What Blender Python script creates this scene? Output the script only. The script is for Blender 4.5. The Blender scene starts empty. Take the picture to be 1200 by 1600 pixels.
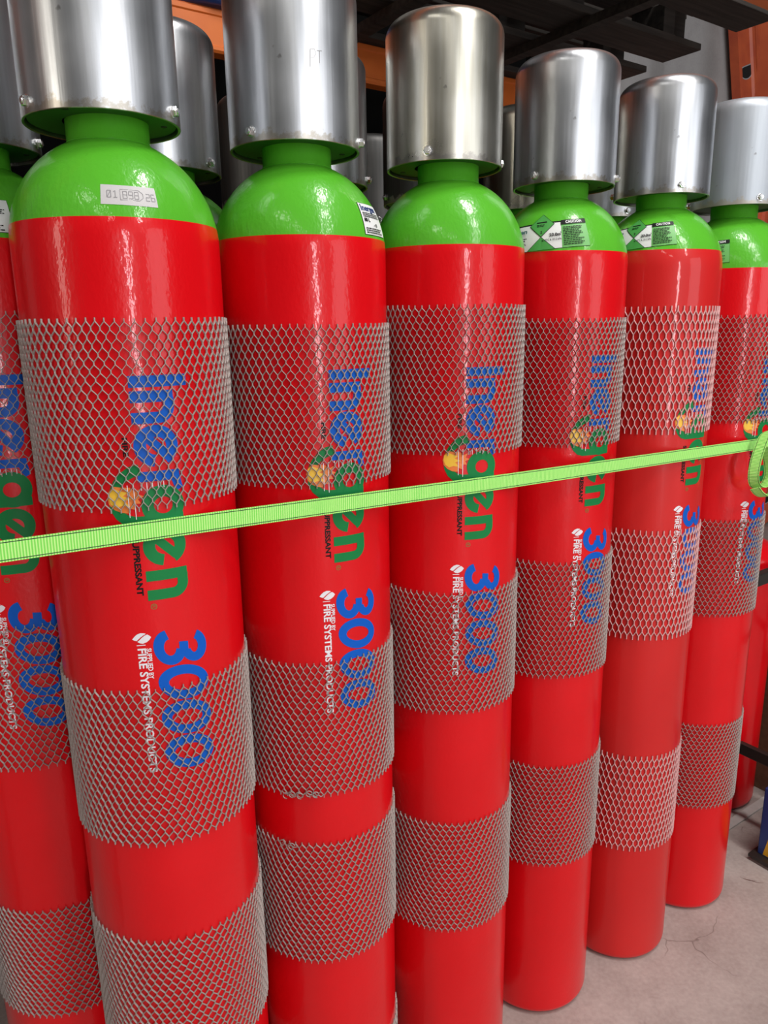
import bpy, bmesh, math, random
import numpy as np
from mathutils import Vector, Matrix

SC = bpy.context.scene
COL = SC.collection
PI = math.pi
rnd = random.Random(7)

# ------------------------------------------------------------------ camera, world, light, exposure
CAM_H = 1.6043
PITCH, ROLL = 0.2424591, -0.0147524
cam_data = bpy.data.cameras.new('camera')
cam_data.sensor_fit = 'VERTICAL'
cam_data.sensor_height = 36.0
cam_data.lens = 1175.33 / 1600 * 36.0
cam_data.clip_start = 0.02
cam = bpy.data.objects.new('camera', cam_data)
COL.objects.link(cam)
_f = Vector((0, math.cos(PITCH), -math.sin(PITCH)))
_r0 = Vector((1, 0, 0)); _u0 = Vector((0, math.sin(PITCH), math.cos(PITCH)))
_r = _r0 * math.cos(ROLL) + _u0 * math.sin(ROLL)
_u = _u0 * math.cos(ROLL) - _r0 * math.sin(ROLL)
_m = Matrix.Identity(4)
for _i in range(3):
    _m[_i][0] = _r[_i]; _m[_i][1] = _u[_i]; _m[_i][2] = -_f[_i]
_m[2][3] = CAM_H
cam.matrix_world = _m
SC.camera = cam

world = bpy.data.worlds.new('warehouse_air')
SC.world = world
world.use_nodes = True
_bg = world.node_tree.nodes['Background']
_bg.inputs[0].default_value = (0.95, 0.97, 1.0, 1)
_bg.inputs[1].default_value = 0.085

SC.view_settings.view_transform = 'Standard'
SC.view_settings.look = 'None'
SC.view_settings.gamma = 1.0
SC.view_settings.use_curve_mapping = False
SC.view_settings.exposure = -0.62

# the row of cylinders runs along D; N points away from the aisle, into the rack
O = Vector((-0.35345, 1.07484, 0.0))
_d = Vector((0.821, 0.571, 0)).normalized()
DV = Vector((_d.x, _d.y, 0)); NV = Vector((-_d.y, _d.x, 0))
ROWANG = math.atan2(DV.y, DV.x)
def P(d, n, z=0.0):
    return O + DV * d + NV * n + Vector((0, 0, z))

def area(name, loc, target, sx, sy, power, col=(1, 1, 1)):
    l = bpy.data.lights.new(name, 'AREA')
    l.shape = 'RECTANGLE'; l.size = sx; l.size_y = sy; l.energy = power; l.color = col
    o = bpy.data.objects.new(name, l); COL.objects.link(o)
    o.location = loc
    o.rotation_euler = (Vector(target) - Vector(loc)).to_track_quat('-Z', 'Y').to_euler()
    return o

# daylight through the tall warehouse doorway far behind, and the strip luminaires above the aisle
area('doorway_daylight', (4.6, -9.0, 2.1), (0.2, 1.4, 1.4), 0.55, 4.4, 450, (0.95, 0.97, 1.0))
area('wide_bay_daylight', (8.2, -4.2, 2.3), (0.2, 1.4, 1.4), 3.6, 4.2, 230, (0.93, 0.96, 1.0))
area('far_bay_daylight', (-6.2, -4.6, 3.0), (0.2, 1.4, 1.4), 0.9, 3.6, 130, (1.0, 0.94, 0.82))
for _k, _n in enumerate((-1.3, -3.3, -5.3, -7.3)):
    _p = P(1.15, _n, 4.8)
    area('aisle_luminaire', _p, (_p.x, _p.y, 0), 1.3, 0.35, 125, (1.0, 0.98, 0.95)).rotation_euler = (0, 0, ROWANG + PI / 2)
for _k, _n in enumerate((-2.0, -4.2, -6.4)):
    _p = P(-2.6, _n, 4.8)
    area('aisle_luminaire', _p, (_p.x, _p.y, 0), 1.3, 0.35, 32, (1.0, 0.97, 0.9)).rotation_euler = (0, 0, ROWANG + PI / 2)

# ------------------------------------------------------------------ helpers
def tag(o, label=None, cat=None, group=None, kind=None):
    if label: o['label'] = label
    if cat: o['category'] = cat
    if group: o['group'] = group
    if kind: o['kind'] = kind
    return o

def empty(name, loc=(0, 0, 0), rz=0.0):
    o = bpy.data.objects.new(name, None)
    o.empty_display_size = 0.1
    COL.objects.link(o); o.location = loc; o.rotation_euler = (0, 0, rz)
    return o

def mesh_obj(name, me, parent=None, mat=None):
    o = bpy.data.objects.new(name, me)
    COL.objects.link(o)
    if parent is not None: o.parent = parent
    if mat is not None and not me.materials: me.materials.append(mat)
    return o

def mk(name, verts, faces, mat=None, smooth=False):
    me = bpy.data.meshes.new(name)
    me.from_pydata([tuple(v) for v in verts], [], faces)
    if smooth:
        me.polygons.foreach_set('use_smooth', [True] * len(me.polygons))
    if mat is not None: me.materials.append(mat)
    me.update()
    return me

def lathe(name, prof, segs, mat, smooth=True, close_top=False, close_bottom=False, sharp=35):
    v, f = [], []
    n = len(prof)
    for r, z in prof:
        for i in range(segs):
            a = 2 * PI * i / segs
            v.append((r * math.sin(a), -r * math.cos(a), z))
    for j in range(n - 1):
        for i in range(segs):
            k = (i + 1) % segs
            f.append((j * segs + i, j * segs + k, (j + 1) * segs + k, (j + 1) * segs + i))
    if close_bottom: f.append(tuple(range(segs - 1, -1, -1)))
    if close_top: f.append(tuple((n - 1) * segs + i for i in range(segs)))
    me = mk(name, v, f, mat, smooth)
    me.set_sharp_from_angle(angle=math.radians(sharp))
    return me

def box_mesh(name, x0, x1, y0, y1, z0, z1, mat, bevel=0.0):
    bm = bmesh.new()
    bmesh.ops.create_cube(bm, size=1.0)
    for v in bm.verts:
        v.co = Vector(((x0 + x1) / 2 + v.co.x * (x1 - x0), (y0 + y1) / 2 + v.co.y * (y1 - y0), (z0 + z1) / 2 + v.co.z * (z1 - z0)))
    if bevel > 0:
        bmesh.ops.bevel(bm, geom=list(bm.edges), offset=bevel, segments=2, affect='EDGES', profile=0.6)
    me = bpy.data.meshes.new(name); bm.to_mesh(me); bm.free()
    me.materials.append(mat)
    return me

def extrude_profile(name, prof, x0, x1, mat):
    """closed profile of (y, z) points swept along x"""
    n = len(prof)
    v = [(x0, y, z) for y, z in prof] + [(x1, y, z) for y, z in prof]
    f = [(i, (i + 1) % n, n + (i + 1) % n, n + i) for i in range(n)]
    f += [tuple(range(n - 1, -1, -1)), tuple(range(n, 2 * n))]
    me = mk(name, v, f, mat)
    bm = bmesh.new(); bm.from_mesh(me); bmesh.ops.recalc_face_normals(bm, faces=bm.faces); bm.to_mesh(me); bm.free()
    return me

# ------------------------------------------------------------------ materials
def newmat(name):
    m = bpy.data.materials.new(name); m.use_nodes = True
    nt = m.node_tree
    return m, nt, nt.nodes['Principled BSDF']

def N(nt, t, **kw):
    n = nt.nodes.new(t)
    for k, v in kw.items():
        if k.startswith('i_'):
            n.inputs[int(k[2:])].default_value = v
        else: setattr(n, k, v)
    return n

def ramp(nt, stops):
    r = N(nt, 'ShaderNodeValToRGB')
    e = r.color_ramp.elements
    while len(e) < len(stops): e.new(0.5)
    for i, (p, c) in enumerate(stops):
        e[i].position = p; e[i].color = (c[0], c[1], c[2], 1)
    return r

def simple(name, col, rough=0.5, metal=0.0, spec=0.5):
    m, nt, b = newmat(name)
    b.inputs['Base Color'].default_value = (*col, 1)
    b.inputs['Roughness'].default_value = rough
    b.inputs['Metallic'].default_value = metal
    b.inputs['Specular IOR Level'].default_value = spec
    return m

def paint(name, c0, c1, rough, bump):
    m, nt, b = newmat(name)
    tc = N(nt, 'ShaderNodeTexCoord')
    no = N(nt, 'ShaderNodeTexNoise'); no.inputs['Scale'].default_value = 4.0; no.inputs['Detail'].default_value = 5
    nt.links.new(tc.outputs['Object'], no.inputs['Vector'])
    r = ramp(nt, [(0.35, c0), (0.7, c1)])
    nt.links.new(no.outputs['Fac'], r.inputs[0]); nt.links.new(r.outputs[0], b.inputs['Base Color'])
    b.inputs['Roughness'].default_value = rough
    b.inputs['Coat Weight'].default_value = 0.30; b.inputs['Coat Roughness'].default_value = 0.04
    b.inputs['Specular IOR Level'].default_value = 0.22
    n2 = N(nt, 'ShaderNodeTexNoise'); n2.inputs['Scale'].default_value = 190; n2.inputs['Detail'].default_value = 2
    mp = N(nt, 'ShaderNodeMapping'); mp.inputs['Scale'].default_value = (1, 1, 0.55)
    nt.links.new(tc.outputs['Object'], mp.inputs[0]); nt.links.new(mp.outputs[0], n2.inputs['Vector'])
    n3 = N(nt, 'ShaderNodeTexNoise'); n3.inputs['Scale'].default_value = 30; n3.inputs['Detail'].default_value = 1
    nt.links.new(mp.outputs[0], n3.inputs['Vector'])
    ad = N(nt, 'ShaderNodeMath', operation='MULTIPLY_ADD'); ad.inputs[1].default_value = 1.5
    nt.links.new(n3.outputs['Fac'], ad.inputs[0]); nt.links.new(n2.outputs['Fac'], ad.inputs[2])
    bp = N(nt, 'ShaderNodeBump'); bp.inputs['Strength'].default_value = bump; bp.inputs['Distance'].default_value = 0.002
    nt.links.new(ad.outputs[0], bp.inputs['Height'])
    nt.links.new(bp.outputs[0], b.inputs['Normal']); nt.links.new(bp.outputs[0], b.inputs['Coat Normal'])
    return m

M = {}
M['red'] = paint('red_gloss_paint', (0.63, 0.0015, 0.005), (0.70, 0.003, 0.008), 0.30, 0.15)
M['red_dull'] = paint('red_dull_paint', (0.55, 0.012, 0.012), (0.60, 0.016, 0.015), 0.40, 0.06)
M['green'] = paint('green_gloss_paint', (0.085, 0.40, 0.022), (0.10, 0.44, 0.028), 0.28, 0.28)
M['green_dark'] = simple('green_plate_paint', (0.018, 0.11, 0.007), 0.5)

def steel(name, col_a, col_b, rough, dull=0.0):
    m, nt, b = newmat(name)
    tc = N(nt, 'ShaderNodeTexCoord')
    mp = N(nt, 'ShaderNodeMapping'); mp.inputs['Scale'].default_value = (30, 30, 1.2)
    nt.links.new(tc.outputs['Object'], mp.inputs[0])
    n1 = N(nt, 'ShaderNodeTexNoise'); n1.inputs['Scale'].default_value = 6; n1.inputs['Detail'].default_value = 8
    nt.links.new(mp.outputs[0], n1.inputs['Vector'])
    n2 = N(nt, 'ShaderNodeTexNoise'); n2.inputs['Scale'].default_value = 9; n2.inputs['Detail'].default_value = 6
    nt.links.new(tc.outputs['Object'], n2.inputs['Vector'])
    r = ramp(nt, [(0.3, col_a), (0.7, col_b)])
    mx = N(nt, 'ShaderNodeMath', operation='MULTIPLY_ADD'); mx.inputs[1].default_value = 0.5
    sc = N(nt, 'ShaderNodeMath', operation='MULTIPLY'); sc.inputs[1].default_value = 0.5
    nt.links.new(n2.outputs['Fac'], sc.inputs[0]); nt.links.new(n1.outputs['Fac'], mx.inputs[0]); nt.links.new(sc.outputs[0], mx.inputs[2])
    nt.links.new(mx.outputs[0], r.inputs[0]); nt.links.new(r.outputs[0], b.inputs['Base Color'])
    # pale abrasion near the lower rim and dark specks
    sx = N(nt, 'ShaderNodeSeparateXYZ'); nt.links.new(tc.outputs['Object'], sx.inputs[0])
    rim = N(nt, 'ShaderNodeMapRange'); rim.inputs[1].default_value = 1.885; rim.inputs[2].default_value = 1.864; rim.inputs[3].default_value = 0.0; rim.inputs[4].default_value = 0.34
    nt.links.new(sx.outputs[2], rim.inputs[0])
    n5 = N(nt, 'ShaderNodeTexNoise'); n5.inputs['Scale'].default_value = 55; n5.inputs['Detail'].default_value = 6; n5.inputs['Roughness'].default_value = 0.7
    nt.links.new(tc.outputs['Object'], n5.inputs['Vector'])
    sm = N(nt, 'ShaderNodeMath', operation='ADD'); nt.links.new(n5.outputs['Fac'], sm.inputs[0]); nt.links.new(rim.outputs[0], sm.inputs[1])
    th = N(nt, 'ShaderNodeMapRange'); th.inputs[1].default_value = 0.70; th.inputs[2].default_value = 0.80
    nt.links.new(sm.outputs[0], th.inputs[0])
    ab = N(nt, 'ShaderNodeMix', data_type='RGBA'); ab.inputs[7].default_value = (0.42, 0.39, 0.35, 1)
    nt.links.new(th.outputs[0], ab.inputs[0]); nt.links.new(r.outputs[0], ab.inputs[6])
    n6 = N(nt, 'ShaderNodeTexNoise'); n6.inputs['Scale'].default_value = 38; n6.inputs['Detail'].default_value = 3
    nt.links.new(tc.outputs['Object'], n6.inputs['Vector'])
    t6 = N(nt, 'ShaderNodeMapRange'); t6.inputs[1].default_value = 0.73; t6.inputs[2].default_value = 0.78; t6.inputs[4].default_value = 0.7
    nt.links.new(n6.outputs['Fac'], t6.inputs[0])
    sp_ = N(nt, 'ShaderNodeMix', data_type='RGBA'); sp_.inputs[7].default_value = (0.10, 0.08, 0.07, 1)
    nt.links.new(t6.outputs[0], sp_.inputs[0]); nt.links.new(ab.outputs[2], sp_.inputs[6])
    nt.links.new(sp_.outputs[2], b.inputs['Base Color'])
    b.inputs['Metallic'].default_value = 1.0 - dull
    rr = N(nt, 'ShaderNodeMapRange'); rr.inputs[3].default_value = rough - 0.08; rr.inputs[4].default_value = rough + 0.12
    nt.links.new(n2.outputs['Fac'], rr.inputs[0]); nt.links.new(rr.outputs[0], b.inputs['Roughness'])
    bp = N(nt, 'ShaderNodeBump'); bp.inputs['Strength'].default_value = 0.08; bp.inputs['Distance'].default_value = 0.002
    nt.links.new(n1.outputs['Fac'], bp.inputs['Height']); nt.links.new(bp.outputs[0], b.inputs['Normal'])
    return m
M['steel'] = steel('galvanised_steel', (0.50, 0.51, 0.53), (0.66, 0.67, 0.70), 0.31)
M['steel_warm'] = steel('passivated_steel', (0.50, 0.47, 0.38), (0.66, 0.64, 0.58), 0.28)
M['steel_shaded'] = steel('shaded_cap_steel', (0.10, 0.10, 0.10), (0.17, 0.165, 0.16), 0.5)  # cap steel with the shade of the rear rows put into its colour
M['steel_matte'] = steel('matte_grey_steel', (0.40, 0.43, 0.47), (0.48, 0.51, 0.55), 0.50, 0.25)
M['bolt'] = simple('bolt_zinc', (0.72, 0.72, 0.72), 0.25, 1.0)
M['black'] = simple('black_void', (0.006, 0.006, 0.006), 0.6)
M['net'] = simple('grey_netting_plastic', (0.33, 0.285, 0.26), 0.38)
M['net_pink'] = simple('pale_pink_netting_plastic', (0.66, 0.37, 0.36), 0.45)
M['blue_ink'] = simple('blue_print', (0.006, 0.10, 0.50), 0.36, 0.0, 0.12)
M['green_ink'] = simple('dark_green_print', (0.012, 0.20, 0.055), 0.36, 0.0, 0.12)
M['black_ink'] = simple('black_print', (0.012, 0.012, 0.012), 0.36, 0.0, 0.12)
M['white_ink'] = simple('white_print', (0.80, 0.76, 0.80), 0.4)
M['yellow_ink'] = simple('yellow_print', (0.85, 0.50, 0.04), 0.4)
M['orange_ink'] = simple('orange_print', (0.80, 0.20, 0.035), 0.4)
M['olive_ink'] = simple('olive_print', (0.20, 0.16, 0.03), 0.4)
M['teal_ink'] = simple('teal_print', (0.01, 0.11, 0.10), 0.4)
M['navy_ink'] = simple('navy_print', (0.01, 0.03, 0.16), 0.4)
M['grey_ink'] = simple('grey_print', (0.25, 0.24, 0.25), 0.5)
M['paper'] = simple('label_paper', (0.74, 0.74, 0.74), 0.5)
M['paper_grey'] = simple('label_paper_grey', (0.52, 0.50, 0.50), 0.5)
M['label_green'] = simple('label_green', (0.06, 0.32, 0.06), 0.45)
M['label_green2'] = simple('label_pale_green', (0.13, 0.42, 0.10), 0.45)

def rack_paint(name, c0, c1):
    m, nt, b = newmat(name)
    tc = N(nt, 'ShaderNodeTexCoord')
    no = N(nt, 'ShaderNodeTexNoise'); no.inputs['Scale'].default_value = 7; no.inputs['Detail'].default_value = 8
    nt.links.new(tc.outputs['Object'], no.inputs['Vector'])
    r = ramp(nt, [(0.35, c0), (0.65, c1)])
    nt.links.new(no.outputs['Fac'], r.inputs[0]); nt.links.new(r.outputs[0], b.inputs['Base Color'])
    b.inputs['Roughness'].default_value = 0.42
    return m
M['orange'] = rack_paint('orange_rack_paint', (0.66, 0.135, 0.018), (0.74, 0.17, 0.025))
M['orange_old'] = rack_paint('weathered_orange_paint', (0.44, 0.07, 0.028), (0.58, 0.11, 0.036))

def wood(name, c0, c1):
    m, nt, b = newmat(name)
    tc = N(nt, 'ShaderNodeTexCoord')
    mp = N(nt, 'ShaderNodeMapping'); mp.inputs['Scale'].default_value = (1.5, 22, 22)
    nt.links.new(tc.outputs['Object'], mp.inputs[0])
    no = N(nt, 'ShaderNodeTexNoise'); no.inputs['Scale'].default_value = 3; no.inputs['Detail'].default_value = 8
    nt.links.new(mp.outputs[0], no.inputs['Vector'])
    r = ramp(nt, [(0.3, c0), (0.7, c1)])
    nt.links.new(no.outputs['Fac'], r.inputs[0]); nt.links.new(r.outputs[0], b.inputs['Base Color'])
    b.inputs['Roughness'].default_value = 0.8
    bp = N(nt, 'ShaderNodeBump'); bp.inputs['Strength'].default_value = 0.3; bp.inputs['Distance'].default_value = 0.003
    nt.links.new(no.outputs['Fac'], bp.inputs['Height']); nt.links.new(bp.outputs[0], b.inputs['Normal'])
    return m
M['wood_dark'] = wood('dark_pallet_wood', (0.016, 0.013, 0.011), (0.05, 0.04, 0.034))
M['card'] = wood('brown_cardboard', (0.15, 0.08, 0.045), (0.20, 0.11, 0.06))

def concrete(name, c0, c1, c2, marks=True):
    m, nt, b = newmat(name)
    tc = N(nt, 'ShaderNodeTexCoord')
    n1 = N(nt, 'ShaderNodeTexNoise'); n1.inputs['Scale'].default_value = 5; n1.inputs['Detail'].default_value = 10; n1.inputs['Roughness'].default_value = 0.65
    n2 = N(nt, 'ShaderNodeTexNoise'); n2.inputs['Scale'].default_value = 90; n2.inputs['Detail'].default_value = 4
    for n in (n1, n2): nt.links.new(tc.outputs['Object'], n.inputs['Vector'])
    r = ramp(nt, [(0.3, c0), (0.5, c1), (0.72, c2)])
    mx = N(nt, 'ShaderNodeMix', data_type='FLOAT'); mx.inputs[0].default_value = 0.3
    nt.links.new(n1.outputs['Fac'], mx.inputs[2]); nt.links.new(n2.outputs['Fac'], mx.inputs[3])
    nt.links.new(mx.outputs[0], r.inputs[0])
    colr = r.outputs[0]
    if marks:
        # hairline cracks and rusty scuffs
        wn = N(nt, 'ShaderNodeTexNoise'); wn.inputs['Scale'].default_value = 3; wn.inputs['Detail'].default_value = 4
        nt.links.new(tc.outputs['Object'], wn.inputs['Vector'])
        av = N(nt, 'ShaderNodeVectorMath', operation='MULTIPLY_ADD'); av.inputs[1].default_value = (0.5, 0.5, 0.5)
        nt.links.new(wn.outputs['Color'], av.inputs[0]); nt.links.new(tc.outputs['Object'], av.inputs[2])
        vo = N(nt, 'ShaderNodeTexVoronoi', feature='DISTANCE_TO_EDGE'); vo.inputs['Scale'].default_value = 3.2
        nt.links.new(av.outputs[0], vo.inputs['Vector'])
        lt = N(nt, 'ShaderNodeMapRange'); lt.inputs[1].default_value = 0.0; lt.inputs[2].default_value = 0.010; lt.inputs[3].default_value = 1; lt.inputs[4].default_value = 0
        nt.links.new(vo.outputs['Distance'], lt.inputs[0])
        n4 = N(nt, 'ShaderNodeTexNoise'); n4.inputs['Scale'].default_value = 4.5; n4.inputs['Detail'].default_value = 3
        nt.links.new(tc.outputs['Object'], n4.inputs['Vector'])
        g = N(nt, 'ShaderNodeMapRange'); g.inputs[1].default_value = 0.52; g.inputs[2].default_value = 0.62
        nt.links.new(n4.outputs['Fac'], g.inputs[0])
        mu = N(nt, 'ShaderNodeMath', operation='MULTIPLY'); nt.links.new(lt.outputs[0], mu.inputs[0]); nt.links.new(g.outputs[0], mu.inputs[1])
        m2 = N(nt, 'ShaderNodeMath', operation='MULTIPLY'); m2.inputs[1].default_value = 0.6; nt.links.new(mu.outputs[0], m2.inputs[0])
        mc = N(nt, 'ShaderNodeMix', data_type='RGBA'); mc.inputs[7].default_value = (0.10, 0.06, 0.05, 1)
        nt.links.new(m2.outputs[0], mc.inputs[0]); nt.links.new(colr, mc.inputs[6])
        colr = mc.outputs[2]
    nt.links.new(colr, b.inputs['Base Color'])
    b.inputs['Roughness'].default_value = 0.62
    bp = N(nt, 'ShaderNodeBump'); bp.inputs['Strength'].default_value = 0.15; bp.inputs['Distance'].default_value = 0.003
    nt.links.new(n2.outputs['Fac'], bp.inputs['Height']); nt.links.new(bp.outputs[0], b.inputs['Normal'])
    return m
M['floor'] = concrete('warehouse_concrete', (0.29, 0.235, 0.215), (0.40, 0.335, 0.31), (0.52, 0.45, 0.42))
M['kerb'] = concrete('pale_concrete_strip', (0.42, 0.38, 0.36), (0.50, 0.46, 0.44), (0.58, 0.54, 0.52), False)
M['wall'] = concrete('grey_wall_panel', (0.27, 0.26, 0.26), (0.33, 0.32, 0.32), (0.38, 0.37, 0.37), False)

# strap webbing: cross ribs along the length, dark stitched lines near both edges (UV: x = metres along, y = 0..1 across)
def strap_mat():
    m, nt, b = newmat('green_webbing')
    uv = N(nt, 'ShaderNodeUVMap'); uv.uv_map = 'UVMap'
    sp = N(nt, 'ShaderNodeSeparateXYZ'); nt.links.new(uv.outputs[0], sp.inputs[0])
    fr = N(nt, 'ShaderNodeMath', operation='MULTIPLY'); fr.inputs[1].default_value = 2 * PI / 0.0034
    nt.links.new(sp.outputs[0], fr.inputs[0])
    sn = N(nt, 'ShaderNodeMath', operation='SINE'); nt.links.new(fr.outputs[0], sn.inputs[0])
    mr = N(nt, 'ShaderNodeMapRange'); mr.inputs[1].default_value = -0.6; mr.inputs[2].default_value = 0.6
    nt.links.new(sn.outputs[0], mr.inputs[0])
    r = ramp(nt, [(0.0, (0.20, 0.74, 0.09)), (1.0, (0.56, 0.95, 0.28))])
    nt.links.new(mr.outputs[0], r.inputs[0])
    # stitched lines at v = 0.09 and 0.91
    ab = N(nt, 'ShaderNodeMath', operation='SUBTRACT'); ab.inputs[1].default_value = 0.5; nt.links.new(sp.outputs[1], ab.inputs[0])
    aa = N(nt, 'ShaderNodeMath', operation='ABSOLUTE'); nt.links.new(ab.outputs[0], aa.inputs[0])
    a2 = N(nt, 'ShaderNodeMath', operation='SUBTRACT'); a2.inputs[1].default_value = 0.405; nt.links.new(aa.outputs[0], a2.inputs[0])
    a3 = N(nt, 'ShaderNodeMath', operation='ABSOLUTE'); nt.links.new(a2.outputs[0], a3.inputs[0])
    ln = N(nt, 'ShaderNodeMath', operation='LESS_THAN'); ln.inputs[1].default_value = 0.022; nt.links.new(a3.outputs[0], ln.inputs[0])
    mc = N(nt, 'ShaderNodeMix', data_type='RGBA'); mc.inputs[7].default_value = (0.01, 0.05, 0.02, 1)
    nt.links.new(ln.outputs[0], mc.inputs[0]); nt.links.new(r.outputs[0], mc.inputs[6])
    nt.links.new(mc.outputs[2], b.inputs['Base Color'])
    b.inputs['Roughness'].default_value = 0.6
    bp = N(nt, 'ShaderNodeBump'); bp.inputs['Strength'].default_value = 0.6; bp.inputs['Distance'].default_value = 0.0006
    nt.links.new(sn.outputs[0], bp.inputs['Height']); nt.links.new(bp.outputs[0], b.inputs['Normal'])
    return m
M['strap'] = strap_mat()

# ------------------------------------------------------------------ the setting
def structure(name, me):
    o = mesh_obj(name, me); o['kind'] = 'structure'; return o
fl = structure('floor', box_mesh('floor', -5, 9, -12, 9, -0.15, 0.0, M['floor']))
w = structure('wall_back', box_mesh('wall_back', -3.5, 7.5, 0, 0.2, 0, 6.0, M['wall']))
w.location = P(0, 2.05); w.rotation_euler = (0, 0, ROWANG)
k_ = structure('trim_1', box_mesh('trim_1', 1.64, 4.2, 0.022, 0.052, 0.0, 0.006, M['kerb'], 0.002))
k_.location = O; k_.rotation_euler = (0, 0, ROWANG)

# ------------------------------------------------------------------ the gas cylinder: shapes
R = 0.1335
Z0, DH = 1.712, 0.136
RN = 0.0521
def dome_r(z):
    u = min(max((z - Z0) / DH, 0), 1)
    return R * math.sqrt(max(0, 1 - u * u))
def body_profile(line):
    pr = [(0.0, 0.0), (R - 0.022, 0.0)]
    for i in range(1, 9):
        a = PI / 2 * i / 8
        pr.append((R - 0.022 + 0.022 * math.sin(a), 0.022 - 0.022 * math.cos(a)))
    for z in (0.3, 0.7, 1.1, 1.5, 1.65, Z0): pr.append((R, z))
    z = Z0 + 0.004
    while z < line - 0.001:
        pr.append((dome_r(z), z)); z += 0.004
    pr.append((dome_r(line), line))
    return pr
def shoulder_profile(line):
    pr = [(dome_r(line), line)]
    ths = [math.asin((line - Z0) / DH) + (math.asin(0.9205) - math.asin((line - Z0) / DH)) * i / 26 for i in range(1, 27)]
    for t in ths: pr.append((R * math.cos(t), Z0 + DH * math.sin(t)))
    pr.append((RN + 0.0008, 1.8385))
    pr += [(RN, 1.8400), (RN, 1.866)]
    return pr

BODY = {}
def cyl_meshes(line):
    if line not in BODY:
        BODY[line] = (lathe('cylinder_body', body_profile(line), 128, M['red']),
                      lathe('cylinder_shoulder', shoulder_profile(line), 128, M['green'], sharp=50))
    return BODY[line]

RC, ZC, HC = 0.0977, 1.860, 0.232
def cap_profile():
    t = 0.0035
    pr = [(RC - t, ZC + 0.012), (RC - t, ZC + 0.0004), (RC - t + 0.0006, ZC), (RC - 0.0006, ZC), (RC, ZC + 0.0006)]
    zt = ZC + HC
    e = 0.026
    for z in (0.05, 0.1, 0.15): pr.append((RC, ZC + z))
    for i in range(0, 13):
        a = PI / 2 * i / 12 * 0.93
        pr.append((RC - e + e * math.cos(a), zt - 0.007 - e + e * math.sin(a)))
    for r in (0.055, 0.035, 0.018, 0.003):
        pr.append((r, zt - 0.0075 * (r / 0.075) ** 2))
    return pr
CAP = {k: lathe('valve_cap', cap_profile(), 128, M[k], close_top=True) for k in ('steel', 'steel_warm', 'steel_matte', 'steel_shaded')}
PLATE = lathe('cap_plate', [(RN - 0.002, ZC + 0.005), (RC - 0.006, ZC + 0.005), (RC - 0.006, ZC + 0.010)], 96, M['green_dark'])
PLATE_HOLE = lathe('plate_hole', [(0.0, ZC + 0.0043), (0.0042, ZC + 0.0043), (0.0044, ZC + 0.005)], 16, M['black'])
def bolt_mesh():
    # hexagon head on a round washer, axis along -y (pointing out of the cap), origin on the cap surface
    v, f = [], []
    def ring(n, r, y, off=0):
        s = len(v)
        for i in range(n):
            a = 2 * PI * (i + off) / n
            v.append((r * math.cos(a), y, r * math.sin(a)))
        return s
    def bridge(a, b, n):
        for i in range(n): f.append((a + i, a + (i + 1) % n, b + (i + 1) % n, b + i))
    n = 18
    a = ring(n, 0.0078, 0.002); b = ring(n, 0.0078, -0.0012); c = ring(n, 0.0052, -0.0016)
    bridge(a, b, n); bridge(b, c, n); f.append(tuple(c + i for i in range(n)))
    a = ring(6, 0.0064, -0.001); b = ring(6, 0.0064, -0.0062); c = ring(6, 0.0054, -0.0072)
    bridge(a, b, 6); bridge(b, c, 6); f.append(tuple(c + i for i in range(6)))
    a = ring(12, 0.0036, -0.0072); b = ring(12, 0.0032, -0.0086); bridge(a, b, 12); f.append(tuple(b + i for i in range(12)))
    me = mk('cap_bolt', v, f, M['bolt'])
    bm = bmesh.new(); bm.from_mesh(me); bmesh.ops.recalc_face_normals(bm, faces=bm.faces); bm.to_mesh(me); bm.free()
    return me
BOLT = bolt_mesh()

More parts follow.
